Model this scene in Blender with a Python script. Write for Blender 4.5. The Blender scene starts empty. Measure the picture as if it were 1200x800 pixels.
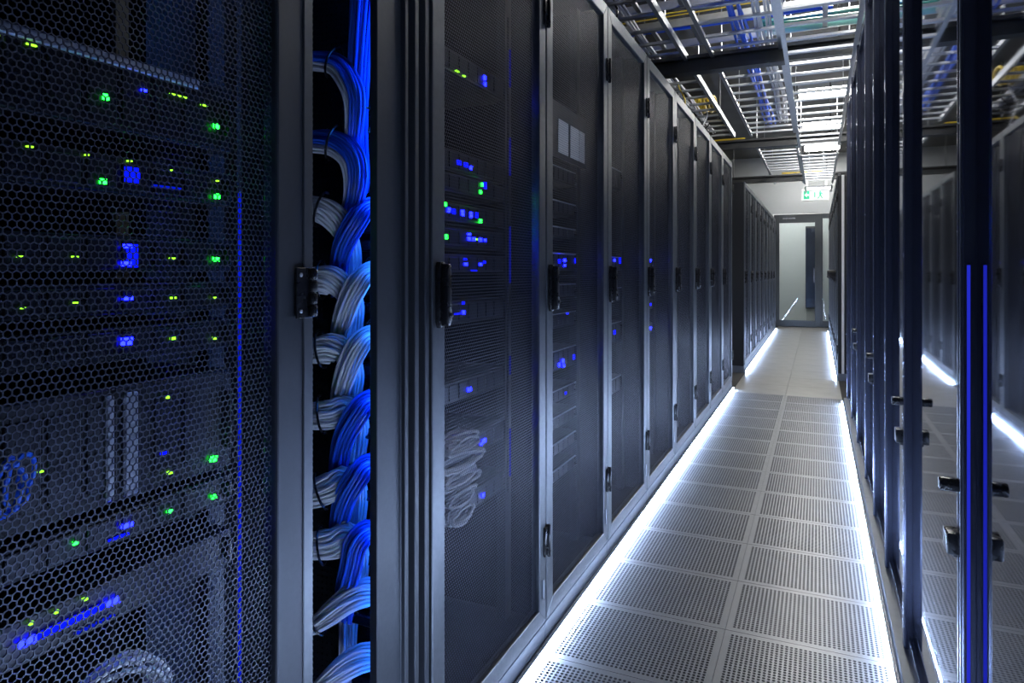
import bpy, bmesh, math, random
import numpy as np
from mathutils import Vector, Matrix
random.seed(7); rng = np.random.default_rng(7)
S = bpy.context.scene
COL = S.collection

# ------------------------------------------------------------------ camera, world, exposure
cd = bpy.data.cameras.new('camera'); cam = bpy.data.objects.new('camera', cd); COL.objects.link(cam)
cd.sensor_width = 36.0; cd.lens = 791.5/1200*36.0; cd.shift_y = -83/1200; cd.clip_start = 0.02
cam.location = (0, 0, 1.2); cam.rotation_euler = (math.pi/2, 0, math.radians(24.34))
S.camera = cam
w = bpy.data.worlds.new('world'); S.world = w; w.use_nodes = True
w.node_tree.nodes['Background'].inputs[0].default_value = (0.02, 0.03, 0.05, 1)
w.node_tree.nodes['Background'].inputs[1].default_value = 0.2
vs = S.view_settings; vs.view_transform = 'Standard'; vs.look = 'None'; vs.gamma = 1.0
vs.exposure = 0.0; vs.use_curve_mapping = False
S.cycles.max_bounces = 8; S.cycles.sample_clamp_indirect = 4.0; S.cycles.sample_clamp_direct = 0.0
LED_W = 125.0       # white floor light strips
LED_B = 30.0       # blue bay strip
LAMP = 58.0        # ceiling panels

# ------------------------------------------------------------------ materials
def pm(name, c1, c2=None, metallic=0.0, rough=0.4, scale=30.0, bump=0.0, ior=None, rvar=0.06, stretch=None):
    m = bpy.data.materials.new(name); m.use_nodes = True
    nt = m.node_tree; b = nt.nodes['Principled BSDF']
    if c2 is None: c2 = tuple(x*0.8 for x in c1)
    tc = nt.nodes.new('ShaderNodeTexCoord'); mp = nt.nodes.new('ShaderNodeMapping')
    if stretch: mp.inputs['Scale'].default_value = stretch
    n = nt.nodes.new('ShaderNodeTexNoise'); n.inputs['Scale'].default_value = scale; n.inputs['Detail'].default_value = 5
    mx = nt.nodes.new('ShaderNodeMix'); mx.data_type = 'RGBA'
    mx.inputs[6].default_value = (*c1, 1); mx.inputs[7].default_value = (*c2, 1)
    nt.links.new(tc.outputs['Object'], mp.inputs[0]); nt.links.new(mp.outputs[0], n.inputs[0])
    nt.links.new(n.outputs[0], mx.inputs[0]); nt.links.new(mx.outputs[2], b.inputs['Base Color'])
    mr = nt.nodes.new('ShaderNodeMapRange'); mr.inputs[3].default_value = max(0.01, rough-rvar); mr.inputs[4].default_value = rough+rvar
    nt.links.new(n.outputs[0], mr.inputs[0]); nt.links.new(mr.outputs[0], b.inputs['Roughness'])
    b.inputs['Metallic'].default_value = metallic
    if ior: b.inputs['IOR'].default_value = ior
    if bump:
        bp = nt.nodes.new('ShaderNodeBump'); bp.inputs['Strength'].default_value = bump; bp.inputs['Distance'].default_value = 0.002
        nt.links.new(n.outputs[0], bp.inputs['Height']); nt.links.new(bp.outputs[0], b.inputs['Normal'])
    return m
def em(name, col, s):
    m = bpy.data.materials.new(name); m.use_nodes = True; nt = m.node_tree; nt.nodes.clear()
    e = nt.nodes.new('ShaderNodeEmission'); e.inputs[0].default_value = (*col, 1); e.inputs[1].default_value = s
    o = nt.nodes.new('ShaderNodeOutputMaterial'); nt.links.new(e.outputs[0], o.inputs[0]); return m
def glass(name, tint, ior=1.5, rough=0.0):
    m = bpy.data.materials.new(name); m.use_nodes = True; nt = m.node_tree; nt.nodes.clear()
    t = nt.nodes.new('ShaderNodeBsdfTransparent'); t.inputs[0].default_value = (*tint, 1)
    g = nt.nodes.new('ShaderNodeBsdfGlossy'); g.inputs['Roughness'].default_value = rough
    f = nt.nodes.new('ShaderNodeFresnel'); f.inputs[0].default_value = ior
    mx = nt.nodes.new('ShaderNodeMixShader'); o = nt.nodes.new('ShaderNodeOutputMaterial')
    nt.links.new(f.outputs[0], mx.inputs[0]); nt.links.new(t.outputs[0], mx.inputs[1]); nt.links.new(g.outputs[0], mx.inputs[2])
    nt.links.new(mx.outputs[0], o.inputs[0]); return m

M = dict(
    frame=pm('door_frame_steel', (.15,.16,.175), (.11,.12,.13), .75, .36, 60),
    framed=pm('door_frame_charcoal', (.055,.06,.07), (.045,.05,.06), .5, .42, 90),
    mesh=pm('perforated_steel', (.048,.054,.082), (.04,.045,.068), .4, .4, 40),
    body=pm('cabinet_black', (.012,.013,.016), (.008,.009,.011), .1, .5, 20),
    plinth=pm('plinth_steel', (.22,.24,.27), (.17,.19,.22), .7, .34, 25),
    black=pm('black_plastic', (.012,.012,.014), (.008,.008,.01), 0, .28, 50),
    server=pm('server_dark', (.009,.010,.016), (.006,.007,.011), .4, .4, 25),
    bezel=pm('server_bezel', (.016,.018,.027), (.010,.011,.017), .5, .35, 60),
    silver=pm('server_silver', (.42,.44,.5), (.35,.37,.42), .6, .35, 40),
    tile=pm('floor_tile_steel', (.22,.225,.23), (.185,.19,.195), .3, .36, 14),
    solid=pm('floor_panel_plain', (.30,.30,.29), (.25,.25,.24), .2, .36, 6),
    slab=pm('slab_dark', (.02,.02,.022), None, 0, .8, 8),
    wall=pm('wall_paint', (.42,.44,.45), (.38,.4,.41), 0, .6, 4),
    wdark=pm('wall_dark', (.05,.055,.06), (.04,.042,.045), 0, .7, 4),
    ceil=pm('ceiling_concrete', (.16,.155,.14), (.09,.085,.075), 0, .8, 3),
    galv=pm('galvanised_steel', (.55,.57,.6), (.38,.40,.43), .85, .33, 35, stretch=(1,1,1)),
    galvd=pm('dark_steel', (.05,.052,.056), (.035,.037,.04), .6, .45, 20),
    alu=pm('dark_aluminium', (.09,.10,.15), (.075,.085,.125), .8, .27, 4, rvar=.005),
    aluh=pm('bright_aluminium', (.42,.44,.5), (.36,.38,.44), .9, .25, 30),
    smoke=pm('smoked_glass', (.46,.49,.58), (.42,.45,.54), 1.0, .03, 3, rvar=.012),
    greycab=pm('grey_cable_jacket', (.84,.85,.88), (.74,.75,.79), 0, .42, 40),
    blue_bluelit_cab=pm('blue_and_bluelit_jacket', (.03,.16,.85), (.02,.12,.7), 0, .38, 40),  # true blue on trays and patch leads; in the bay, painted blue light
    yelcab=pm('yellow_cable_jacket', (.62,.45,.03), (.5,.35,.02), 0, .45, 40),
    greencab=pm('green_cable_jacket', (.04,.28,.24), (.03,.2,.17), 0, .45, 40),
    white=pm('white_plastic', (.75,.76,.76), (.68,.69,.69), 0, .45, 20),
    paper=pm('paper_label', (.62,.63,.64), (.55,.56,.57), 0, .6, 30),
    green=pm('sign_green', (.01,.42,.22), (.01,.36,.18), 0, .4, 20),
    coil=pm('braided_cable', (.42,.43,.46), (.2,.2,.22), 0, .5, 200),
    door=pm('exit_door_frame', (.06,.068,.075), (.05,.056,.062), .4, .4, 20),
    corr=pm('corridor_wall', (.62,.64,.65), (.57,.59,.6), 0, .6, 3),
    lw=em('led_white', (.48,.64,1.0), LED_W),
    lb=em('led_blue_strip', (.016,.16,1.0), LED_B),
    lbs=em('led_blue_faint', (.002,.012,1.0), .22),
    lb_refl=em('blue_post_reflection', (.03,.045,1.0), .55),  # glow added for blue light reflected in the nearest door post
    lbd=em('led_blue_dim', (.003,.02,1.0), .55),
    led_b=em('status_blue', (.0025,.004,1.0), 40.0),
    led_b2=em('status_blue_dim', (.001,.004,1.0), 3.0),
    led_g=em('status_green', (.008,1.0,.03), 16.0),
    led_y=em('status_lime', (.30,1.0,.03), 2.5),
    lamp=em('lamp_diffuser', (1.0,.98,.93), LAMP),
    sign=em('sign_backlight', (.93,1.0,.96), 1.15),
    clear=glass('clear_glass', (.86,.9,.9), 1.45),
)

# ------------------------------------------------------------------ mesh builder
class MB:
    def __init__(s): s.v=[]; s.f=[]
    def box(s, x0,x1,y0,y1,z0,z1):
        i=len(s.v)
        s.v += [(x0,y0,z0),(x1,y0,z0),(x1,y1,z0),(x0,y1,z0),(x0,y0,z1),(x1,y0,z1),(x1,y1,z1),(x0,y1,z1)]
        s.f += [(i,i+3,i+2,i+1),(i+4,i+5,i+6,i+7),(i,i+1,i+5,i+4),(i+1,i+2,i+6,i+5),(i+2,i+3,i+7,i+6),(i+3,i,i+4,i+7)]
        return s
    def prism(s, poly, a, b, axis='z'):
        n=len(poly); i=len(s.v)
        def P(p,t): return {'z':(p[0],p[1],t),'x':(t,p[0],p[1]),'y':(p[0],t,p[1])}[axis]
        s.v += [P(p,a) for p in poly]+[P(p,b) for p in poly]
        s.f += [tuple(range(i+n-1,i-1,-1)), tuple(range(i+n,i+2*n))]
        for k in range(n):
            j=(k+1)%n; s.f.append((i+k,i+j,i+n+j,i+n+k))
        return s
    def tube(s, pts, r, n=8, closed=False):
        pts=[Vector(p) for p in pts]; m=len(pts); i0=len(s.v); prev=None
        for k,p in enumerate(pts):
            if closed: t=(pts[(k+1)%m]-pts[k-1])
            else: t=pts[min(k+1,m-1)]-pts[max(k-1,0)]
            t.normalize()
            if prev is None:
                a=Vector((0,1,0)) if abs(t.y)<.9 else Vector((1,0,0))
                nrm=(a-t*a.dot(t)).normalized()
            else: nrm=(prev-t*prev.dot(t)).normalized()
            prev=nrm; bn=t.cross(nrm)
            rr=r[k] if isinstance(r,(list,tuple)) else r
            for q in range(n):
                an=2*math.pi*q/n; s.v.append(tuple(p+nrm*(rr*math.cos(an))+bn*(rr*math.sin(an))))
        for k in range(m if closed else m-1):
            k2=(k+1)%m
            for q in range(n):
                q2=(q+1)%n; s.f.append((i0+k*n+q,i0+k*n+q2,i0+k2*n+q2,i0+k2*n+q))
        if not closed:
            s.f.append(tuple(i0+q for q in range(n-1,-1,-1))); s.f.append(tuple(i0+(m-1)*n+q for q in range(n)))
        return s
    def cyl(s,p0,p1,r,n=12): return s.tube([p0,p1],r,n)
    def mesh(s, name, bevel=0, smooth=False, seg=1):
        me=bpy.data.meshes.new(name); me.from_pydata(s.v,[],s.f)
        bm=bmesh.new(); bm.from_mesh(me); bmesh.ops.recalc_face_normals(bm,faces=bm.faces)
        if bevel:
            es=[e for e in bm.edges if e.calc_face_angle(0)>.5]
            bmesh.ops.bevel(bm,geom=es,offset=bevel,segments=seg,affect='EDGES',profile=.5,clamp_overlap=True)
        bm.to_mesh(me); bm.free()
        if smooth:
            me.polygons.foreach_set('use_smooth',[True]*len(me.polygons))
            try: me.set_sharp_from_angle(angle=math.radians(50))
            except Exception: pass
        return me
    def build(s,name,mat,parent=None,bevel=0,smooth=False,seg=1,label=None):
        return link(name,s.mesh(name,bevel,smooth,seg),mat,parent,label)
def link(name,me,mat,parent=None,label=None):
    o=bpy.data.objects.new(name,me); COL.objects.link(o)
    if mat and not me.materials: me.materials.append(M[mat] if isinstance(mat,str) else mat)
    if parent: o.parent=parent
    if label: o['label']=label
    return o
def empty(name,loc,label,cat,group=None,rz=0):
    o=bpy.data.objects.new(name,None); COL.objects.link(o); o.empty_display_size=.05
    o.location=loc; o.rotation_euler=(0,0,rz); return tag(o,label,cat,group)
def tag(o,label,cat,group=None):
    o['label']=label; o['category']=cat
    if group: o['group']=group
    return o
def struct(o): o['kind']='structure'; return o
def copy_tree(o,parent=None):
    c=o.copy(); COL.objects.link(c); c.parent=parent
    for ch in list(o.children): copy_tree(ch,c)
    return c
def npmesh(name,V,F):
    V=np.asarray(V,dtype=np.float32); F=np.asarray(F,dtype=np.int32); k=F.shape[1]
    me=bpy.data.meshes.new(name); me.vertices.add(len(V)); me.vertices.foreach_set('co',V.ravel())
    me.loops.add(F.size); me.loops.foreach_set('vertex_index',F.ravel())
    me.polygons.add(len(F)); me.polygons.foreach_set('loop_start',np.arange(0,F.size,k,dtype=np.int32))
    me.polygons.foreach_set('loop_total',np.full(len(F),k,dtype=np.int32)); me.update(calc_edges=True); me.validate(); me.shade_flat(); return me
def hexsheet(name,y0,y1,z0,z1,pitch,inner,depth=0.0):
    """honeycomb sheet in the x=0 plane"""
    R=pitch/math.sqrt(3); ys=np.arange(y0+pitch*.5,y1-pitch*.25,pitch); zs=np.arange(z0+R,z1-R*.5,R*1.5)
    cy,cz=np.meshgrid(ys,zs); cy=cy+(np.arange(len(zs))%2)[:,None]*pitch*.5
    cy=cy.ravel(); cz=cz.ravel(); n=len(cy)
    an=np.radians(30+60*np.arange(6)); ring=np.stack([np.cos(an),np.sin(an)],1)
    o=np.stack([cy,cz],1)[:,None,:]+ring[None]*R; i=np.stack([cy,cz],1)[:,None,:]+ring[None]*R*inner
    layers=[o,i]+([i] if depth else [])
    k=len(layers); P=np.concatenate(layers,1)            # n,6k,2
    X=np.zeros((n,6*k,1)); 
    if depth: X[:,12:]=-depth
    V=np.concatenate([X,P],2).reshape(-1,3)
    q=[]
    for a in range(6):
        b=(a+1)%6; q.append((a,b,6+b,6+a))
        if depth: q.append((6+a,6+b,12+b,12+a))
    F=(np.array(q)[None]+(np.arange(n)*6*k)[:,None,None]).reshape(-1,4)
    return npmesh(name,V,F)
def perfplate(name,x0,x1,y0,y1,marg,pitch,r,depth):
    """plate in the z=0 plane with round holes, hole walls and a plain margin"""
    nx=int((x1-x0-2*marg)/pitch); ny=int((y1-y0-2*marg)/pitch)
    ax=(x0+x1)/2-nx*pitch/2; ay=(y0+y1)/2-ny*pitch/2
    cx,cy=np.meshgrid(ax+pitch*(np.arange(nx)+.5),ay+pitch*(np.arange(ny)+.5)); C=np.stack([cx.ravel(),cy.ravel()],1); n=len(C)
    h=pitch/2; sq=np.array([(h,0),(h,h),(0,h),(-h,h),(-h,0),(-h,-h),(0,-h),(h,-h)])
    an=np.radians(45*np.arange(8)); ci=np.stack([np.cos(an),np.sin(an)],1)*r
    P=np.concatenate([C[:,None]+sq[None],C[:,None]+ci[None],C[:,None]+ci[None]],1)
    Z=np.zeros((n,24,1)); Z[:,16:]=-depth
    V=np.concatenate([P,Z],2).reshape(-1,3)
    q=[]
    for a in range(8):
        b=(a+1)%8; q+= [(a,b,8+b,8+a),(8+a,8+b,16+b,16+a)]
    F=(np.array(q)[None]+(np.arange(n)*24)[:,None,None]).reshape(-1,4)
    bx,by=ax+nx*pitch,ay+ny*pitch
    mv=[]; mf=[]
    def quad(a,b,c,d):
        i=len(mv); mv.extend([(*a,0),(*b,0),(*c,0),(*d,0)]); mf.append((i,i+1,i+2,i+3))
    quad((x0,y0),(x1,y0),(x1,ay),(x0,ay)); quad((x0,by),(x1,by),(x1,y1),(x0,y1))
    quad((x0,ay),(ax,ay),(ax,by),(x0,by)); quad((bx,ay),(x1,ay),(x1,by),(bx,by))
    i=len(mv)
    for (x,y) in ((x0,y0),(x1,y0),(x1,y1),(x0,y1)): mv += [(x,y,0),(x,y,-depth*3)]
    for k in range(4):
        a=i+2*k; b=i+2*((k+1)%4); mf.append((a,a+1,b+1,b))
    V=np.concatenate([V,np.array(mv)]); F=np.concatenate([F,np.array(mf)+n*24])
    return npmesh(name,V,F)

# ------------------------------------------------------------------ room shell
A = -.785                 # front plane of the left racks
LX0, LX1 = -.775, .208    # aisle floor edges
SEAM = -.281
TY = .3886; TY0 = 2.354-TY*7
YE = 15.6
fl = struct(MB().box(-3.4,-.79,-2,17.8,-.2,0).box(.225,3.4,-2,17.8,-.2,0).box(-.79,.225,-2,YE,-.2,-.07).box(-.79,.225,YE,17.8,-.2,0)
            .box(-.79,-.775,-2,YE,-.07,0).box(.208,.225,-2,YE,-.07,0).build('floor','slab'))
pt = perfplate('floor_tile',0,.4925,0,TY-.0015,.016,.0138,.0051,.0015)
k=0
while TY0+k*TY < 6.75:
    for x in (SEAM-.4935,SEAM+.0005):
        o=link('floor_tile',pt,'tile',fl); o.location=(x,TY0+k*TY,0)
    k+=1
st = MB().box(0,.4925,0,TY*1.5-.002,-.02,0).mesh('floor_panel',.0015)
y=TY0+k*TY
while y < YE-.2:
    for x in (SEAM-.4935,SEAM+.0005):
        o=link('floor_panel',st,'solid',fl); o.location=(x,y,0)
    y+=TY*1.5
ZC=3.65
struct(MB().box(-3.4,3.4,-2,17.8,ZC,ZC+.15).build('ceiling','ceil'))
struct(MB().box(-3.5,-3.4,-2,17.8,-.2,ZC).build('wall_left','wdark'))
struct(MB().box(3.4,3.5,-2,17.8,-.2,ZC).build('wall_right','wdark'))
struct(MB().box(-3.5,3.5,-2.1,-2,-.2,ZC).build('wall_back','wdark'))
# end wall with an opening for the glazed door, corridor behind
struct(MB().box(-3.4,-.88,YE,YE+.12,0,ZC).box(.42,3.4,YE,YE+.12,0,ZC).box(-.88,.42,YE,YE+.12,2.42,ZC).build('wall_end','wall'))
struct(MB().box(-3.4,3.4,17.7,17.8,0,ZC).build('wall_corridor','corr'))

# ------------------------------------------------------------------ server racks
RW=.72; RD=1.0
def ring(mb,x0,x1,y0,y1,z0,z1,sl,sr,b,t):
    # picture-frame ring with mitred corners, outline in y/z, extruded in x
    o=[(y0,z0),(y1,z0),(y1,z1),(y0,z1)]; i=[(y0+sl,z0+b),(y1-sr,z0+b),(y1-sr,z1-t),(y0+sl,z1-t)]
    for k in range(4):
        j=(k+1)%4; mb.prism([o[k],o[j],i[j],i[k]],x0,x1,'x')
    return mb
def handle_mesh():
    m=MB()
    pl=[(-.009,-.075),(.009,-.075),(.015,-.062),(.015,.062),(.009,.075),(-.009,.075),(-.015,.062),(-.015,-.062)]
    m.prism(pl,.0,.012,'x')
    le=[(-.006,-.07),(.006,-.07),(.012,-.054),(.010,-.02),(.010,.05),(.006,.07),(-.006,.07),(-.010,.05),(-.010,-.02),(-.012,-.054)]
    m.prism(le,.012,.030,'x')
    m.cyl((.03,0,-.045),(.036,0,-.045),.007,12)
    return m.mesh('handle',.0025,True,2)
def hinge_mesh():
    m=MB(); m.box(0,.007,-.024,.0,-.046,.046); m.box(0,.007,.004,.02,-.046,.046); m.cyl((.009,.002,-.05),(.009,.002,.05),.0065,10)
    return m.mesh('hinge',.0015,True)
HANDLE=handle_mesh(); HINGE=hinge_mesh()
BODY=MB().box(-RD,-.03,.002,.012,.085,2.29).box(-RD,-.03,RW-.012,RW-.002,.085,2.29).box(-RD,-.03,.012,RW-.012,2.275,2.29).box(-RD,-RD+.01,.012,RW-.012,.085,2.275).box(-RD,-.03,.012,RW-.012,.085,.1).mesh('cabinet_body')
POSTS=MB().box(-.14,-.11,.03,.075,.1,2.275).box(-.14,-.11,RW-.075,RW-.03,.1,2.275).mesh('mounting_rails')
PLINTH=MB().box(-RD,-.004,.0015,RW-.0015,0,.083).mesh('plinth',.002)
DOORF=ring(MB(),-.028,0,.004,RW-.004,.09,2.288,.058,.055,.052,.055).mesh('door',.003,False,2)
SHEET=hexsheet('mesh_panel',.05,RW-.045,.13,2.245,.0092,.83)
CATCH=MB().box(0,.004,-.004,.004,-.03,.03).mesh('catch',.0015)
def rack(name,label,group,fmat='frame'):
    r=empty(name,(A,0,0),label,'server rack',group)
    link('cabinet_body',BODY,'body',r); link('mounting_rails',POSTS,'galvd',r); link('plinth',PLINTH,'plinth',r)
    d=link('door',DOORF,fmat,r)
    s=link('mesh_panel',SHEET,'mesh',d); s.location.x=-.012
    h=link('handle',HANDLE,'black',d); h.location=(0,.031,1.145)
    for z in (.345,2.02):
        g=link('hinge',HINGE,'black',d); g.location=(0,RW-.002,z)
    c=link('catch',CATCH,'silver',d); c.location=(0,RW-.03,.2)
    return r
YB=[1.299,2.0,2.69,3.39,4.125,4.865,5.6,6.37,7.13]
ordw=['first','second','third','fourth','fifth','sixth','seventh','eighth','ninth']
proto=None; RA=[]
for i in range(8):
    lab='tall mesh-door server rack on the left, %s one past the open cable bay'%ordw[i]
    r=rack('server_rack',lab,'mesh-door racks along the left of the aisle') if proto is None else copy_tree(proto)
    proto=proto or r
    r['label']=lab; r.location=(A,YB[i],0); r.scale=(1,(YB[i+1]-YB[i])/RW,1); RA.append(r)
for i in range(8):
    r=copy_tree(proto); r['label']='dark server rack in the far left row, %s one beyond the cross passage'%ordw[i]
    r['group']='racks in the far left row'; r.location=(A+.005,8.36+i*.8,0); r.scale=(1,.8/RW,.982)
for i in range(8):
    r=copy_tree(proto); r['label']='dark server rack in the far right row, %s one beyond the cross passage'%ordw[i]
    r['group']='racks in the far right row'; r.location=(.2,8.2+(i+1)*.8,0); r.rotation_euler.z=math.pi; r.scale=(1,.8/RW,.99)
# end panels that close the far rows towards the cross passage
for x0,x1,y,lab in ((A-1.0,A-.003,8.335,'tall black side panel closing the far left row at the passage'),(.203,1.2,8.172,'tall dark side panel closing the far right row at the passage')):
    e=empty('end_panel',((x0+x1)/2,y,0),lab,'panel')
    w2=(x1-x0)/2
    MB().box(-w2,w2,0,.02,.0,2.24).build('sheet','body',e,.003)
    MB().box(-w2,w2,-.004,0,.0,.08).build('kick_strip','plinth',e)
    if x0>0: MB().box(-w2+.035,-w2+.062,-.008,0,.08,2.24).build('bright_light_strip','white',e,.002)  # white strip put in for a bright strip of light beside the panel

# nearest rack (its door fills the left of the picture)
NW=.76; NY=.911-NW
r=empty('server_rack',(A,NY,0),'nearest server rack on the left, honeycomb door full of green and blue lights','server rack')
MB().box(-RD,-.03,.002,.012,.085,2.29).box(-RD,-.5,NW-.012,NW-.002,.085,2.29).box(-RD,-.03,.012,NW-.012,2.275,2.29).box(-RD,-RD+.01,.012,NW-.012,.085,2.275).box(-RD,-.03,.012,NW-.012,.085,.1).build('cabinet_body','body',r)
MB().box(-RD,-.004,.0015,NW-.0015,0,.083).build('plinth','plinth',r,.002)
MB().box(-.20,-.17,.03,.075,.1,2.275).box(-.22,-.19,NW-.05,NW-.015,.1,2.275).build('mounting_rails','galvd',r)
d=ring(MB(),-.03,0,.004,NW-.002,.09,2.288,.06,.082,.055,.06).build('door','framed',r,.004,False,2)
MB().box(-.001,.003,NW-.0255,NW-.003,.095,2.283).build('edge_trim','frame',d,.0015)
s=link('mesh_panel',hexsheet('mesh_panel',.05,NW-.07,.13,2.245,.0092,.84,.0015),'mesh',d); s.location.x=-.012
h=MB().box(0,.004,-.042,.002,-.042,.042)
h=h.build('hinge','black',d,.001); h.location=(.003,NW-.005,1.163)
kn=MB()
for j in range(4): kn.cyl((.009,-.008,-.04+j*.0205),(.009,-.008,-.0215+j*.0205),.007,12)
kn.build('knuckle','black',h,.001,True)
sc=MB()
for z in (-.03,.03): sc.cyl((.004,-.033,z),(.006,-.033,z),.004,10)
sc.build('screws','silver',h,.0006,True)
# blue light strip standing inside the nearest rack
t=empty('light_strip',(A-.148,.893,.12),'thin vertical blue light strip inside the nearest rack','light strip')
MB().box(-.008,-.003,-.006,.006,0,2.1).build('channel','galvd',t)
MB().box(-.003,.0,-.0022,.0022,0,1.22).build('diffuser','lbd',t)

# ------------------------------------------------------------------ servers and their status lights
def server(x,y0,y1,z0,z1,label,leds,rack='',silver=(),ports=0,depth=.6,mat='server',lines=True):
    yc=(y0+y1)/2; e=empty('rack_server',(x,yc,z0),label,'server','servers in the '+rack)
    hy=(y1-y0)/2; hz=z1-z0
    MB().box(-depth,-.012,-hy,hy,.0,hz).build('chassis','server',e)
    f=MB(); f.box(-.012,0,-hy,hy,.0015,hz-.0015); f.build('bezel',mat,e,.0015)
    for s in (-1,1): MB().box(0,.012,s*(hy-.012)-.004,s*(hy-.012)+.004,hz*.2,hz*.8).build('ear_handle','black',e,.002)
    if lines:
        n=max(2,int((y1-y0)/.06)); v=MB()
        for q in range(n):
            c=-hy+.05+(2*hy-.1)*(q+.5)/n
            v.box(0,.0035,c-.022,c+.022,hz*.15,hz*.85)
        v.build('drive_bays','bezel',e,.001)
    for (a,b,c0,c1) in silver: MB().box(0,.008,a-yc,b-yc,c0-z0,c1-z0).build('carrier','silver',e,.002)
    for (yy,zz,kind,sy,sz) in leds:
        MB().box(.002,.0075,yy-yc-sy/2,yy-yc+sy/2,zz-z0-sz/2,zz-z0+sz/2).build('status_light',kind,e)
    return e
g='led_g'; b='led_b'; yv='led_y'; bd='led_b2'; XA=-.932
sv=lambda *a,**k: server(XA,.19,.872,*a,rack='nearest rack',**k)
sv(1.405,1.515,'topmost lit server in the nearest rack, pale shelf edge and two green lights',[(.64,1.448,g,.008,.008),(.835,1.444,g,.008,.008),(.50,1.492,yv,.004,.002),(.54,1.492,yv,.012,.002),(.70,1.472,b,.008,.003),(.76,1.478,yv,.03,.0018),(.81,1.474,yv,.012,.0018)],silver=[(.2,.80,1.497,1.512)],mat='bezel')
sv(1.312,1.368,'server in the nearest rack with two green lights and a dim blue block, second',[(.538,1.36,yv,.007,.002),(.613,1.361,yv,.004,.002),(.677,1.362,yv,.006,.002),(.749,1.358,yv,.004,.002),(.837,1.352,yv,.004,.002),(.636,1.327,g,.009,.007),(.837,1.326,g,.008,.008),(.681,1.342,bd,.022,.022),(.74,1.330,'lbd',.05,.004)])
sv(1.2,1.252,'server in the nearest rack with stacked bright blue lights and one green, third',[(.525,1.218,yv,.008,.002),(.596,1.219,yv,.008,.002),(.674,1.236,b,.012,.006),(.672,1.21,b,.013,.007),(.681,1.222,bd,.016,.034),(.749,1.219,yv,.009,.003),(.835,1.219,g,.010,.007)])
sv(1.135,1.182,'server in the nearest rack with one small blue dash, fourth from top',[(.674,1.159,b,.014,.005),(.53,1.152,yv,.006,.002),(.597,1.156,yv,.008,.002),(.751,1.157,yv,.009,.003),(.832,1.154,yv,.007,.003)])
sv(1.068,1.118,'server in the nearest rack with the largest blue light, fifth from top',[(.673,1.096,b,.016,.011),(.751,1.093,yv,.010,.004),(.832,1.086,yv,.008,.004)])
sv(.862,1.03,'tall server in the nearest rack with two pale vertical carriers',[(.677,.899,b,.014,.005),(.679,.884,b,.014,.004),(.83,.883,g,.012,.008),(.745,.883,yv,.007,.004),(.741,1.002,yv,.004,.004),(.735,.916,bd,.012,.003),(.551,.937,yv,.006,.002)],silver=[(.64,.652,.868,1.02),(.668,.69,.868,1.02)])
sv(.80,.848,'server in the nearest rack with a blue dash and lime lights, below the pale carriers',[(.673,.825,b,.016,.006),(.83,.819,g,.008,.005),(.745,.822,g,.009,.004),(.597,.827,g,.007,.004),(.66,.812,bd,.03,.003)])
sv(.69,.752,'network switch in the nearest rack with a long row of blue port lights',[(.53+.0115*q,.722,b if q in(0,1,10,11) else bd,.008,.009) for q in range(12)]+[(.54,.744,yv,.006,.003),(.572,.744,yv,.006,.003),(.61,.744,yv,.006,.003)]+[(.6+.01*q,.702,'lbd',.006,.003) for q in range(6)],lines=False)
# a pale loop of cable low in the nearest rack, blue patch leads at its left
def loops(name,label,x,y,z,ry,rz,n,mat,r=.004,cat='cable',jit=.01):
    e=empty(name,(x,y,z-rz),label,cat)
    for k in range(n):
        pts=[]; oy=random.uniform(-jit,jit); oz=random.uniform(-jit,jit); ph=random.random()*6
        for q in range(28):
            an=2*math.pi*q/28
            pts.append((random.uniform(-.003,.003)+.012*math.sin(an+ph)+k*.004-.01, oy+ry*math.cos(an)*(1+.06*math.sin(3*an+ph)), rz+oz+rz*math.sin(an)))
        MB().tube(pts,r,6,True).build('strand',mat,e,smooth=True)
    return e
loops('cable_loop','pale grey cable loop low in the nearest rack',-.90,.63,.60,.075,.045,5,'greycab')
loops('patch_lead','blue patch leads looped at the left edge of the nearest rack',-.89,.50,.93,.02,.035,3,'blue_bluelit_cab',.003)

XB=-.902
def sb(z0,z1,label,leds,**k): return server(XB,1.36,1.955,z0,z1,label,leds,rack='first mesh-door rack',**k)
sb(1.735,1.80,'top server in the first mesh-door rack, one blue light',[(1.787,1.77,b,.010,.012),(1.79,1.752,b,.008,.01),(1.62,1.745,yv,.02,.003),(1.66,1.742,yv,.012,.003)])
sb(1.47,1.53,'server with blue lights and two green ones, second in the first mesh-door rack',[(1.70,1.492,b,.010,.010),(1.67,1.496,bd,.02,.012),(1.63,1.497,bd,.02,.012)])
sb(1.415,1.465,'thin server with two green lights in the first mesh-door rack',[(1.77,1.452,g,.008,.010),(1.76,1.43,g,.009,.010),(1.79,1.452,bd,.012,.02)])
sb(1.335,1.385,'server with a cluster of blue and green lights in the first mesh-door rack',[(1.555,1.375,g,.009,.01),(1.575,1.362,b,.01,.012),(1.6,1.36,bd,.014,.014),(1.65,1.36,b,.012,.016),(1.7,1.358,b,.012,.016),(1.735,1.36,bd,.012,.016),(1.76,1.345,g,.01,.012)])
sb(1.265,1.315,'server with paired blue lights, middle of the first mesh-door rack',[(1.56,1.29,g,.009,.012),(1.69,1.29,b,.012,.01),(1.715,1.29,b,.012,.01),(1.69,1.303,b,.012,.006),(1.76,1.29,b,.012,.01),(1.79,1.29,b,.01,.008),(1.735,1.29,yv,.006,.006)])
sb(1.195,1.245,'server below the paired blue lights with two more blue pairs',[(1.67,1.218,b,.014,.008),(1.665,1.232,bd,.014,.006),(1.76,1.218,b,.012,.008),(1.785,1.225,bd,.012,.008),(1.72,1.2,bd,.03,.004)])
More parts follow.
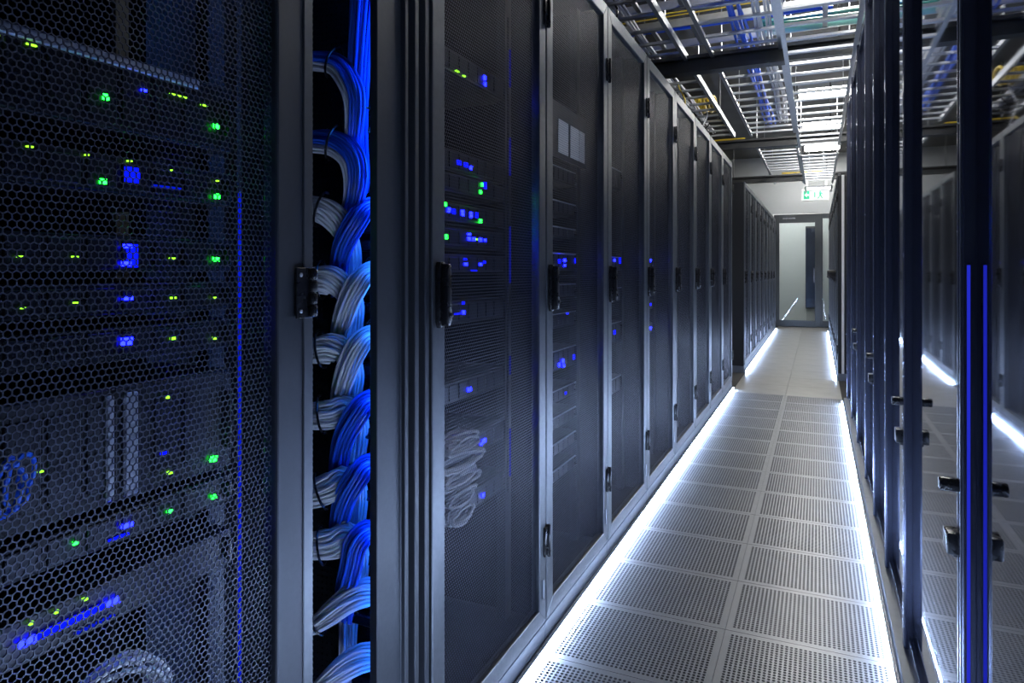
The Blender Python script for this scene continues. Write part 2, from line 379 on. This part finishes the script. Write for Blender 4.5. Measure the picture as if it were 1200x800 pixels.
sb(1.055,1.115,'server with a lone blue light in the first mesh-door rack, above the coil',[(1.656,1.084,b,.010,.010),(1.62,1.082,bd,.03,.004),(1.655,1.11,bd,.008,.008)])
sb(.84,.90,'server with a lone blue light low in the first mesh-door rack',[(1.691,.864,b,.018,.011)])
sb(.67,.73,'server with a slanted blue light beside the coiled cable',[(1.782,.698,b,.02,.010),(1.765,.692,b,.01,.006)])
sb(.515,.57,'lowest lit server in the first mesh-door rack',[(1.776,.539,b,.012,.011)])
t=empty('light_strip',(A-.10,1.945,.5),'broken vertical blue light strip at the right inside of the first mesh-door rack','light strip')
for (a,bq) in ((.05,.2),(.37,.43),(.66,.84),(1.0,1.12),(1.28,1.4)):
    MB().box(-.003,0,-.004,.004,a,bq).build('segment','lbs',t)
MB().box(-.010,-.003,-.006,.006,0,1.5).build('channel','galvd',t)
for k,z in enumerate((.745,.70,.655,.605,.56)):
    loops('coiled_cable','coil of braided grey cable in the first mesh-door rack, %s turn'%['uppermost','second','middle','fourth','lowest'][k],-.865,1.57,z,.082+.02*math.sin(k*1.3),.016,6,'coil',.0045,jit=.009)
XC=-.905
for i,(z0,z1,L) in enumerate(((1.54,1.6,[]),(1.42,1.47,[]),(1.33,1.37,[]),(1.2,1.27,[(2.49,1.24,b,.02,.012),(2.43,1.236,bd,.014,.016),(2.49,1.22,b,.016,.010),(2.62,1.24,bd,.014,.02)]),(1.10,1.15,[]),(.98,1.04,[(2.52,1.03,bd,.02,.006)]),(.82,.9,[(2.43,.84,b,.012,.014),(2.47,.85,b,.014,.014),(2.48,.83,b,.012,.01),(2.6,.85,bd,.014,.02)]),(.70,.75,[(2.5,.72,bd,.014,.01)]),(.6,.65,[]),(.5,.55,[]),(.4,.45,[]))):
    server(XC,2.06,2.63,z0,z1,'dark server in the second mesh-door rack, %s from the top%s'%((ordw+['tenth','eleventh'])[i],' with small blue lights' if L else ''),L,rack='second mesh-door rack',silver=[(2.08,2.62,z1-.006,z1-.002)])
e=empty('blanking_panel',(XC+.05,2.345,1.61),'dark panel with three pale paper labels in the second mesh-door rack','panel')
MB().box(-.01,0,-.28,.28,0,.2).build('plate','server',e)
for a,bq in ((-.05,.055),(.08,.18),(.19,.25)): MB().box(0,.002,a,bq,.02,.14).build('paper_label','paper',e)
for i,(z0,z1,L) in enumerate(((1.6,1.7,[]),(1.2,1.27,[(3.2,1.25,b,.02,.012),(3.3,1.25,bd,.02,.03)]),(1.05,1.12,[]),(.85,.95,[(3.2,.9,bd,.03,.02)]),(.6,.68,[]))):
    server(XC,2.75,3.33,z0,z1,'dark server in the third mesh-door rack, %s from the top'%ordw[i],L,rack='third mesh-door rack',silver=[(2.77,3.32,z1-.006,z1-.002)])
for k,(yy,rk,LL) in enumerate(((3.98,'fourth',[(1.26,1),(1.0,0),(.86,1)]),(4.72,'fifth',[(1.27,0),(1.1,0)]),(5.46,'sixth',[(1.28,0)]),(6.2,'seventh',[(1.26,0)]),(6.98,'eighth',[(1.27,0)]))):
    for q,(zz,kd) in enumerate(LL):
        server(XC,YB[3+k]+.06,YB[4+k]-.06,zz-.03,zz+.03,'%s dark server in the %s mesh-door rack with a small blue light'%(['upper','middle','lower'][q],rk),[(yy-.0,zz,b if kd else bd,.025,.016)],rack=rk+' mesh-door rack')

# ------------------------------------------------------------------ open cable bay between the racks
bay=empty('cable_bay',(A,.913,0),'open vertical cable bay with slotted duct between the two nearest left racks','cable bay')
def bl(x): return x-A
prof=[(-.012,.199),(-.012,.282),(-.002,.284),(-.002,.296),(-.018,.3),(-.018,.318),(-.002,.322),(-.002,.338),(-.02,.342),(-.02,.362),(-.004,.366),(-.004,.3835),(-.4,.3835),(-.4,.372),(-.03,.372),(-.03,.199)]
pp=MB(); n=len(prof)
pp.prism(prof,.0,2.29,'z'); pp.build('post','framed',bay,.0015)
bw=perfplate('back_sheet',-.42,-.05,0,2.2,.02,.014,.003,.003)
o=link('back_sheet',bw,'body',bay); o.rotation_euler=(math.pi/2,0,0); o.location=(0,.352,.06)
MB().box(-.43,-.42,.002,.36,.05,2.28).build('side_sheet','body',bay)
MB().box(-.42,-.05,.002,.36,0,.05).box(-.42,-.05,.002,.36,2.24,2.28).build('caps','body',bay)
for z in (1.34,1.202,1.067,.929,.793,.653,.518,.38,1.475,1.61,.245):
    for dz in (-.045,-.085):
        MB().box(-.155,-.06,.30,.345,z+dz-.012,z+dz+.012).build('duct_finger','black',bay,.003)
for z in (1.745,1.63,1.5):
    MB().tube([(-.06,.3,z),(-.10,.262,z-.002),(-.125,.27,z-.004),(-.13,.33,z-.006)],.006,8).build('guide_hook','black',bay,smooth=True)
t=empty('light_strip',(A-.037,1.166,.1),'blue light strip hidden behind the post of the cable bay','light strip')
MB().box(-.006,.0,-.004,.004,0,2.1).build('diffuser','lb',t)
MB().box(.0,.006,-.006,.006,0,2.1).build('channel','galvd',t)

def catmull(P,n):
    P=[Vector(p) for p in P]; P=[P[0]*2-P[1]]+P+[P[-1]*2-P[-2]]; out=[]
    segs=len(P)-3
    for k in range(n):
        t=k/(n-1)*segs; i=min(int(t),segs-1); u=t-i; a,b_,c,d_=P[i:i+4]
        out.append(.5*((2*b_)+(-a+c)*u+(2*a-5*b_+4*c-d_)*u*u+(-a+3*b_-3*c+d_)*u**3))
    return out
def bundle(pts,ra,rb,mat,label,ties=(),r=.0032,n=26,twist=.7,flare=None,cat='cable bundle'):
    C=catmull(pts,n); base=Vector((C[0].x,C[0].y,min(c.z for c in C)))
    e=empty('cable_bundle',base,label,cat,'tied cable bundles in the open bay')
    T=[(C[min(k+1,n-1)]-C[max(k-1,0)]).normalized() for k in range(n)]
    N=[]; prev=None
    for t in T:
        nn=Vector((0,1,0)).cross(t)
        if nn.length<.05: nn=prev
        nn=nn.normalized()
        if prev is not None and nn.dot(prev)<0: nn=-nn
        N.append(nn); prev=nn
    sp=2*r*1.12; offs=[]
    j=0; bb=-rb
    while bb<=rb+1e-6:
        a=-ra+(sp/2 if j%2 else 0)
        while a<=ra+1e-6:
            if (a/ra)**2+(bb/rb)**2<=1.02: offs.append((a,bb))
            a+=sp
        bb+=sp*.866; j+=1
    if flare is None: flare=lambda s:1.0
    for (a,bb) in offs:
        ph=random.random()*6.28; am=r*.9; w1=random.uniform(1,2.2)
        path=[]
        for k in range(n):
            s=k/(n-1); th=twist*(s-.5); fl_=flare(s)
            aa=a*math.cos(th)-bb*(ra/rb)*math.sin(th)*.5; b2=bb*math.cos(th)+a*(rb/ra)*math.sin(th)
            aa=aa*fl_+am*math.sin(w1*6.28*s+ph)*(fl_-.55); b2=b2*fl_+am*.7*math.cos(w1*5*s+ph)
            B=T[k].cross(N[k])
            path.append(C[k]+N[k]*aa+B*b2-base)
        MB().tube(path,r,6).build('cable',('blue_bluelit_cab' if a<ra*.25 else 'greycab') if mat=='mixed' else mat,e,smooth=True)
    for s in ties:
        k=min(n-1,int(s*(n-1))); f=flare(k/(n-1)); B=T[k].cross(N[k]); pts2=[]
        for q in range(24):
            an=2*math.pi*q/24; pts2.append(C[k]+N[k]*((ra*f*1.08+r*2)*math.cos(an))+B*((rb*f*1.15+r*2.0)*math.sin(an))-base)
        MB().tube(pts2,.0027,6,True).build('cable_tie','black',e,smooth=True)
    return e
CB={
'T':[(-0.869,1.17,1.878),(-0.875,1.17,1.771),(-0.884,1.17,1.664),(-0.889,1.17,1.555),(-0.896,1.18,1.468),(-0.907,1.2,1.398),(-0.934,1.22,1.336)],
'A1':[(-1.027,1.12,1.651),(-0.98,1.14,1.648),(-0.931,1.15,1.638),(-0.894,1.145,1.601),(-0.876,1.145,1.553),(-0.89,1.16,1.482),(-0.92,1.19,1.435)],
'A2':[(-1.027,1.12,1.477),(-0.971,1.13,1.475),(-0.923,1.14,1.467),(-0.883,1.14,1.437),(-0.874,1.145,1.393),(-0.894,1.16,1.342),(-0.951,1.2,1.303)],
'A3':[(-1.027,1.12,1.34),(-0.971,1.13,1.334),(-0.936,1.14,1.319),(-0.919,1.16,1.289),(-0.922,1.19,1.246),(-0.933,1.21,1.185)],
'A4':[(-1.027,1.12,1.18),(-0.971,1.13,1.18),(-0.934,1.14,1.178),(-0.918,1.165,1.156),(-0.915,1.19,1.121),(-0.938,1.22,1.052)],
'A5':[(-1.027,1.12,1.027),(-0.971,1.13,1.032),(-0.934,1.14,1.036),(-0.92,1.17,1.021),(-0.923,1.2,0.971),(-0.943,1.22,0.91)],
'A6':[(-1.027,1.12,0.884),(-0.971,1.13,0.893),(-0.934,1.145,0.899),(-0.917,1.175,0.902),(-0.917,1.21,0.858),(-0.939,1.23,0.775)],
'A7':[(-1.027,1.12,0.711),(-0.971,1.13,0.729),(-0.938,1.145,0.743),(-0.924,1.175,0.751),(-0.921,1.21,0.717),(-0.941,1.23,0.623)],
'A8':[(-1.027,1.12,0.604),(-0.971,1.13,0.617),(-0.934,1.145,0.624),(-0.913,1.175,0.635),(-0.917,1.21,0.577),(-0.934,1.23,0.49)],
'A9':[(-1.027,1.12,0.419),(-0.971,1.13,0.45),(-0.939,1.14,0.476),(-0.905,1.16,0.504),(-0.876,1.18,0.518),(-0.851,1.2,0.518),(-0.823,1.21,0.519)],
'A10':[(-1.004,1.12,0.271),(-0.962,1.13,0.315),(-0.93,1.14,0.345),(-0.901,1.16,0.368),(-0.876,1.18,0.38),(-0.851,1.2,0.379),(-0.823,1.21,0.38)],
'R3':[(-0.823,1.21,1.34),(-0.851,1.2,1.34),(-0.861,1.165,1.331),(-0.872,1.14,1.301),(-0.909,1.15,1.256),(-0.954,1.19,1.204),(-0.981,1.22,1.146)],
'R4':[(-0.823,1.21,1.202),(-0.851,1.2,1.202),(-0.861,1.165,1.195),(-0.872,1.14,1.166),(-0.904,1.15,1.119),(-0.95,1.19,1.062),(-0.976,1.22,1.001)],
'R5':[(-0.823,1.21,1.067),(-0.851,1.2,1.067),(-0.861,1.165,1.062),(-0.872,1.14,1.036),(-0.904,1.15,0.986),(-0.95,1.19,0.924),(-0.976,1.22,0.86)],
'R6':[(-0.823,1.21,0.929),(-0.851,1.2,0.928),(-0.861,1.165,0.926),(-0.872,1.14,0.901),(-0.909,1.15,0.85),(-0.954,1.19,0.782),(-0.981,1.22,0.714)],
'R7':[(-0.823,1.21,0.794),(-0.851,1.2,0.793),(-0.861,1.165,0.794),(-0.872,1.14,0.771),(-0.909,1.15,0.717),(-0.954,1.19,0.644),(-0.981,1.22,0.572)],
'R8':[(-0.823,1.21,0.654),(-0.851,1.2,0.653),(-0.861,1.165,0.656),(-0.872,1.14,0.635),(-0.891,1.15,0.581),(-0.936,1.19,0.504),(-0.962,1.22,0.428)],
'V':[(-0.968,1.24,0.499),(-0.964,1.235,0.425),(-0.966,1.235,0.338),(-0.966,1.235,0.174)],
}
bundle(CB['T'],.024,.015,'blue_bluelit_cab','cable trunk coloured as blue-lit, dropping from the top of the bay, tied near its middle',(.52,),flare=lambda s:1.45-.9*min(s,.5)+.3*max(0,s-.6))  # grey trunk, blue light painted in as jacket colour
armlab=['topmost','second from top','third from top','fourth from top','fifth from top','sixth from top','seventh from top','eighth from top']
for i in range(8):
    ra=.022 if i==0 else (.026 if i<3 else .028)
    bundle(CB['A%d'%(i+1)],ra,.015,'mixed' if i<2 else 'greycab',('grey, part coloured as blue-lit,' if i<2 else 'grey')+' cable bundle entering the bay from the left, '+armlab[i],(.34,) if i<2 else (.28,),flare=lambda s:.86+.3*math.sin(math.pi*min(1,s*1.1)))  # blue strands of the upper two paint blue light onto grey cables
for i in (9,10):
    bundle(CB['A%d'%i],.026,.016,'greycab','grey cable bundle rising from lower left into a duct slot, '+('second lowest' if i==9 else 'lowest in the bay'),(.2,.80),flare=lambda s:.6+.55*math.sin(math.pi*min(1,max(0,1.12-s))**.8))
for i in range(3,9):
    bl_=i not in (4,5)  # these grey bundles carry the blue light in their jacket colour
    bundle(CB['R%d'%i],.023,.014,'blue_bluelit_cab' if bl_ else 'greycab',('grey, coloured as blue-lit,' if bl_ else 'grey')+' cable bundle curving out of a duct slot, '+armlab[i-3],(.24,),flare=lambda s:.72+.42*min(1,s*2.2))
bundle(CB['V'],.022,.012,'greycab','grey cable bundle hanging at the back of the bay bottom',())

# ------------------------------------------------------------------ glass doors along the right
GX=.262; ZT=2.7
YP=[-.4,.55,1.48,2.37,2.98,3.58,4.2,5.05,5.87,6.75]
struct(MB().box(.285,1.3,-.5,6.78,0,ZT).build('wall_enclosure','body'))
struct(MB().box(.216,.284,-.5,6.78,0,.055).build('baseboard_right','plinth',bevel=.003))
KNOB=MB().cyl((-.034,0,0),(0,0,0),.013,16).mesh('knob',.003,True,2)
CLIP=MB().box(-.024,.0,-.018,.03,-.02,.02).box(-.012,.0,.0,.034,-.03,-.02).mesh('clip',.003,True,2)
wd=['behind the camera','nearest','second','third','fourth','fifth','sixth','seventh','eighth']
for i in range(9):
    y0,y1=YP[i],YP[i+1]
    e=empty('glass_door',(GX,y0,.055),'smoked glass door in a dark metal frame on the right, '+(wd[i]+' from the camera' if i>1 else wd[i]+(' one' if i else '')),'glass door','glass doors along the right of the aisle')
    W=y1-y0; H=ZT-.055
    for nm,a,bq in (('stile',.003,.020),('stile',W-.020,W-.003)):
        s=MB().box(-.022,.018,a,bq,.0,H).build(nm,'alu',e,.003)
        MB().box(-.0245,-.022,a+.004,a+.012,.0,H).build('bead','aluh',s,.0008)
    MB().box(-.012,.018,.026,W-.026,0,.035).build('bottom_rail','alu',e,.002)
    MB().box(-.012,.018,.026,W-.026,H-.05,H).build('top_rail','alu',e,.002)
    MB().box(0,.008,.026,W-.026,.035,H-.05).build('glass_pane','smoke',e)
    if i in (2,3,5,7):
        k=link('knob',KNOB,'black',e); k.location=(-.02,.012,.745)
        c=link('clip',CLIP,'black',e); c.location=(-.02,.008,.64)
# added glowing strip in place of blue light reflected by the nearest post
t=empty('light_strip',(GX-.012,1.459,.06),'added blue glow standing in for light reflected on the nearest glass door post','light strip')
MB().box(-.003,.002,-.004,-.002,0,1.15).build('diffuser','lb_refl',t)
MB().box(-.005,.004,-.002,.0,0,1.15).build('channel','alu',t)

# ------------------------------------------------------------------ white floor light strips
def strip(x,y0,y1,sgn,label):
    e=empty('light_strip',(x,y0,0),label,'light strip','white light strips along the aisle floor')
    L=y1-y0
    xs=sorted((0,sgn*.012)); MB().box(xs[0],xs[1],0,L,.0,.03).build('channel','aluh',e,.001)
    xs=sorted((sgn*.012,sgn*.0145)); MB().box(xs[0],xs[1],0,L,.004,.024).build('diffuser','lw',e)
strip(A+.0,-.4,7.13,1,'white light strip at the foot of the near left racks')
strip(A+.005,8.36,14.76,1,'white light strip at the foot of the far left racks')
strip(.215,-.4,6.78,-1,'white light strip at the foot of the glass doors on the right')
strip(.2,8.2,14.6,-1,'white light strip at the foot of the far right racks')

# ------------------------------------------------------------------ ceiling lights
def lamp(x,y,z,label,w=.30,l=.30):
    e=empty('ceiling_light',(x,y,z),label,'ceiling light','square ceiling light panels')
    MB().box(-w-.02,w+.02,-l-.02,l+.02,.01,.07).build('housing','white',e,.004)
    MB().box(-w,w,-l,l,0,.011).build('diffuser','lamp',e)
for i,y in enumerate((3.7,5.9,8.1,10.0,12.2,14.4)):
    lamp(.08,y,ZC-.075,'square ceiling light panel over the aisle, '+['nearest to the camera','second nearest','third nearest','third from the far end','second from the far end','closest to the exit door'][i])
lamp(-.6,16.6,ZC-.075,'ceiling light panel in the corridor behind the glazed door',.38,.3)

# ------------------------------------------------------------------ overhead trays
def tray(x0,x1,z,y0,y1,label,step=.3,rh=.055,railmat='galv'):
    e=empty('cable_tray',((x0+x1)/2,y0,z),label,'cable tray','ladder cable trays over the aisle')
    hw=(x1-x0)/2; L=y1-y0
    for s in (-1,1):
        xa=s*hw; xs=sorted((xa,xa-s*.018))
        r_=MB().box(xs[0],xs[1],0,L,0,rh).box(*sorted((xa-s*.018,xa-s*.03)),0,L,0,.006).build('side_rail',railmat,e)
    rg=None; n=int(L/step)
    for k in range(n):
        if rg is None: rg=MB().box(-hw+.018,hw-.018,-.017,.017,.004,.026).mesh('rung',.003)
        o=link('rung',rg,'galv',e); o.location=(0,(k+.5)*step,0)
    hs=MB().cyl((0,0,rh),(0,0,ZC-z),.005,6).mesh('hanger_rod')
    yy=.35
    while yy<L:
        for s in (-1,1): o=link('hanger_rod',hs,'galv',e); o.location=(s*(hw-.009),yy,0)
        yy+=1.5
    return e
tray(-.222,.255,2.75,1.5,9.3,'ladder cable tray directly over the right half of the aisle, near run')
tray(-.80,-.25,2.95,1.5,9.3,'ladder cable tray over the left half of the aisle, near run')
tray(-1.5,-.985,2.95,1.5,9.3,'ladder cable tray above the left rack tops, near run')
tray(-.222,.255,2.75,9.9,13.2,'ladder cable tray over the right half of the aisle, middle run')
tray(-.80,-.25,2.95,9.9,13.2,'ladder cable tray over the left half of the aisle, middle run')
tray(-.222,.255,2.75,13.6,14.7,'ladder cable tray over the right half of the aisle, last run before the exit')
tray(-.80,-.25,2.95,13.6,14.7,'ladder cable tray over the left half of the aisle, last run before the exit')
def xtray(y0,y1,z,label,step=.3):
    e=empty('cable_tray',(-.5,(y0+y1)/2,z),label,'cable tray','ladder cable trays crossing the aisle')
    hw=(y1-y0)/2
    for s in (-1,1):
        ys=sorted((s*hw,s*hw-s*.018)); MB().box(-2.6,2.6,ys[0],ys[1],0,.06).build('side_rail','galv',e)
    rg=MB().box(-.017,.017,-hw+.018,hw-.018,.004,.026).mesh('rung',.003)
    for k in range(17):
        o=link('rung',rg,'galv',e); o.location=(-2.45+k*step,0,0)
    return e
def beam(y,z,h,d,label,mat='galvd'):
    e=empty('support_beam',(-.3,y,z),label,'beam','dark beams crossing the aisle')
    MB().box(-2.6,2.6,-d/2,d/2,0,h*.2).box(-2.6,2.6,-d*.12,d*.12,h*.2,h*.8).box(-2.6,2.6,-d/2,d/2,h*.8,h).build('beam_profile',mat,e)
    rd=MB().cyl((0,0,h),(0,0,ZC-z),.008,8).mesh('hanger_rod')
    for x in (-2.2,-1.15,.45,1.6): o=link('hanger_rod',rd,'galvd',e); o.location.x=x
def xrun(y,z,n,mat,label,x0=-2.6,x1=2.2,r=.012,w=.2,sag=.012):
    e=empty('cable_run',((x0+x1)/2,y,z),label,'cables','cable runs on the overhead trays')
    for k in range(n):
        oy=(k/(n-1)-.5)*w if n>1 else 0; ph=random.random()*6; pts=[]
        for q in range(22):
            x=(x0-x1)/2+(x1-x0)*q/21; pts.append((x,oy+.012*math.sin(x*3+ph),r+sag*(1+math.sin(x*2.3+ph))+(k%3)*.012))
        MB().tube(pts,r,7).build('cable',mat,e,smooth=True)
xtray(4.25,4.75,3.02,'ladder cable tray crossing the aisle, nearest one with blue cables')
xrun(4.42,3.05,8,'blue_bluelit_cab','thick run of blue cables on the nearest crossing tray',-2.6,.2)
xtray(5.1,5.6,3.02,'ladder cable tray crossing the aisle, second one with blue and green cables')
xrun(5.25,3.05,9,'blue_bluelit_cab','thick run of blue cables on the second crossing tray',-2.6,.1)
xrun(5.46,3.05,4,'greencab','run of green cables on the second crossing tray above the aisle',-.4,2.2,w=.1)
xrun(5.1,3.10,2,'yelcab','thin yellow cables lying on the second crossing tray',-2.0,.4,r=.005,w=.1)
beam(5.75,2.84,.14,.12,'dark steel beam crossing the aisle below the blue cables')
beam(3.55,2.98,.12,.1,'dark steel beam crossing nearest to the camera')
beam(9.6,2.84,.12,.14,'dark steel beam crossing at the end of the near trays')
beam(13.4,2.84,.12,.14,'dark steel beam crossing between the middle and last trays')
xrun(9.7,2.97,3,'yelcab','thin yellow cables on the beam at the end of the near trays',-1.6,-.9,r=.006,w=.1)
xrun(13.45,2.97,3,'yelcab','thin yellow cables on the beam before the last trays',-.6,.1,r=.006,w=.1)
#xrun(15.2,2.85,3,'yelcab','thin yellow cables near the end wall',-.3,.4,r=.006,w=.1)
for k,(x,y,L,mt,lab) in enumerate(((-.52,2.2,6.6,'blue_bluelit_cab','long run of blue cables on the left aisle tray'),(-.36,2.2,6.6,'greycab','long run of grey cables on the left aisle tray'),(-1.25,1.7,7.4,'greycab','long run of grey cables above the left rack tops'))):
    e=empty('cable_run',(x,y,2.98),lab,'cables','cable runs on the overhead trays')
    for c in range(5):
        ph=random.random()*6
        MB().tube([((c-2)*.022+.012*math.sin(q*.5+ph),L*q/30,.012+.006*math.sin(q+ph)+(c%2)*.014) for q in range(31)],.010,6).build('cable',mt,e,smooth=True)
e=empty('cable_coil',(-1.16,7.9,3.008),'yellow cable coil lying above the left rack tops','cable')
for c in range(7):
    pts=[(.02*math.cos(c)+.03*c-.1,.19*math.cos(2*math.pi*q/24)+.012*math.sin(c*2),.075+.07*math.sin(2*math.pi*q/24)+.008*math.cos(c*3)) for q in range(24)]
    MB().tube(pts,.014,6,True).build('strand','yelcab',e,smooth=True)
cnt={}
num=['first','second','third','fourth','fifth','sixth','seventh','eighth','ninth','tenth']
for k,ri in enumerate(sorted(random.sample(range(4,25),18))):
    mt=['greycab','black','yelcab'][(0,0,1,2,1,0,1)[k%7]]; cn={'greycab':'grey','black':'black','yelcab':'yellow'}[mt]
    x=random.uniform(-1.45,-1.03); y=1.65+.3*ri; z0=random.uniform(2.45,2.75); ph=random.random()*6
    q_=cnt.get(cn,0); cnt[cn]=q_+1
    o=MB().tube([(.03*math.sin(q*.9+ph),.03*math.cos(q*.7+ph)-.03*math.cos(9*.7+ph),(2.976-z0)*q/9) for q in range(10)],.007,6).build('hanging_cable',mt,smooth=True)
    o.location=(x,y,z0)
    tag(o,'short %s cable dangling above the left racks, %s %s one from the camera'%(cn,num[q_],cn),'cable','dangling cables above the left racks')

# ------------------------------------------------------------------ glazed exit door, corridor, sign
e=struct(bpy.data.objects.new('door_1',None)); COL.objects.link(e); e.location=(-.38,YE+.02,0)
ring_=MB()
def zring(mb,x0,x1,y0,y1,z0,z1,s,b_,t):
    mb.box(x0,x0+s,y0,y1,z0,z1); mb.box(x1-s,x1,y0,y1,z0,z1); mb.box(x0+s,x1-s,y0,y1,z0,z0+b_); mb.box(x0+s,x1-s,y0,y1,z1-t,z1); return mb
zring(MB(),-.48,.44,0,.06,.01,2.4,.11,.13,.18).build('leaf_frame','door',e,.004)
MB().box(-.37,.33,.025,.035,.14,2.22).build('glass_pane','clear',e)
MB().box(.30,.325,-.05,-.03,.95,1.25).box(.30,.325,-.03,.0,.97,.99).box(.30,.325,-.03,.0,1.2,1.22).build('pull_handle','aluh',e,.003)
MB().box(-.3,-.05,-.008,0,2.30,2.33).build('door_closer','aluh',e,.002)
e2=struct(bpy.data.objects.new('window_1',None)); COL.objects.link(e2); e2.location=(.06,YE+.02,0)
zring(MB(),.0,.36,0,.06,.01,2.4,.04,.13,.1).build('side_frame','door',e2,.003)
MB().box(.04,.32,.025,.035,.14,2.3).build('glass_pane','clear',e2)
e3=empty('wall_column',(-.14,17.45,0),'dark narrow cabinet standing in the corridor behind the glazed door','cabinet')
MB().box(-.12,.12,0,.2,.3,2.25).build('carcass','wdark',e3,.004); MB().box(-.11,.11,-.012,0,.33,2.2).build('door','alu',e3,.003); MB().box(-.1,.1,.02,.18,0,.3).build('base','wall',e3)
sg=empty('exit_sign',(-.05,YE-.75,2.60),'white hanging exit sign with green symbols above the glazed door','sign')
MB().box(-.24,.26,-.02,.02,0,.24).build('box','white',sg,.004)
MB().box(-.225,.245,-.0225,-.02,.015,.225).build('panel','sign',sg)
MB().box(-.205,-.10,-.024,-.0225,.04,.20).build('green_field','green',sg)
MB().prism([(-.195,.12),(-.145,.17),(-.145,.14),(-.105,.14),(-.105,.10),(-.145,.10),(-.145,.07)],-.0255,-.024,'y').build('arrow','sign',sg)
MB().box(-.01,.008,-.024,-.0225,.07,.17).build('door_mark','green',sg)
man=MB(); cx=.10
man.prism([(cx+.012*math.cos(a*.785),.182+.014*math.sin(a*.785)) for a in range(8)],-.024,-.0225,'y')
man.prism([(cx-.018,.165),(cx+.02,.165),(cx+.014,.105),(cx-.012,.105)],-.024,-.0225,'y')
man.prism([(cx-.012,.105),(cx+.004,.105),(cx-.03,.045),(cx-.055,.045),(cx-.055,.057),(cx-.036,.06)],-.024,-.0225,'y')
man.prism([(cx-.002,.105),(cx+.014,.105),(cx+.045,.05),(cx+.03,.045)],-.024,-.0225,'y')
man.prism([(cx+.015,.16),(cx+.05,.13),(cx+.044,.12),(cx+.015,.145)],-.024,-.0225,'y')
man.build('running_figure','green',sg)
MB().box(-.16,-.13,-.012,.012,.24,.46).box(.19,.22,-.012,.012,.24,.46).box(-.16,.22,-.012,.012,.46,.485).build('hanger_bracket','white',sg,.002)
for x in (-.1,.16): MB().cyl((x,0,.485),(x,0,ZC-2.6),.006,8).build('hanger_rod','galv',sg)
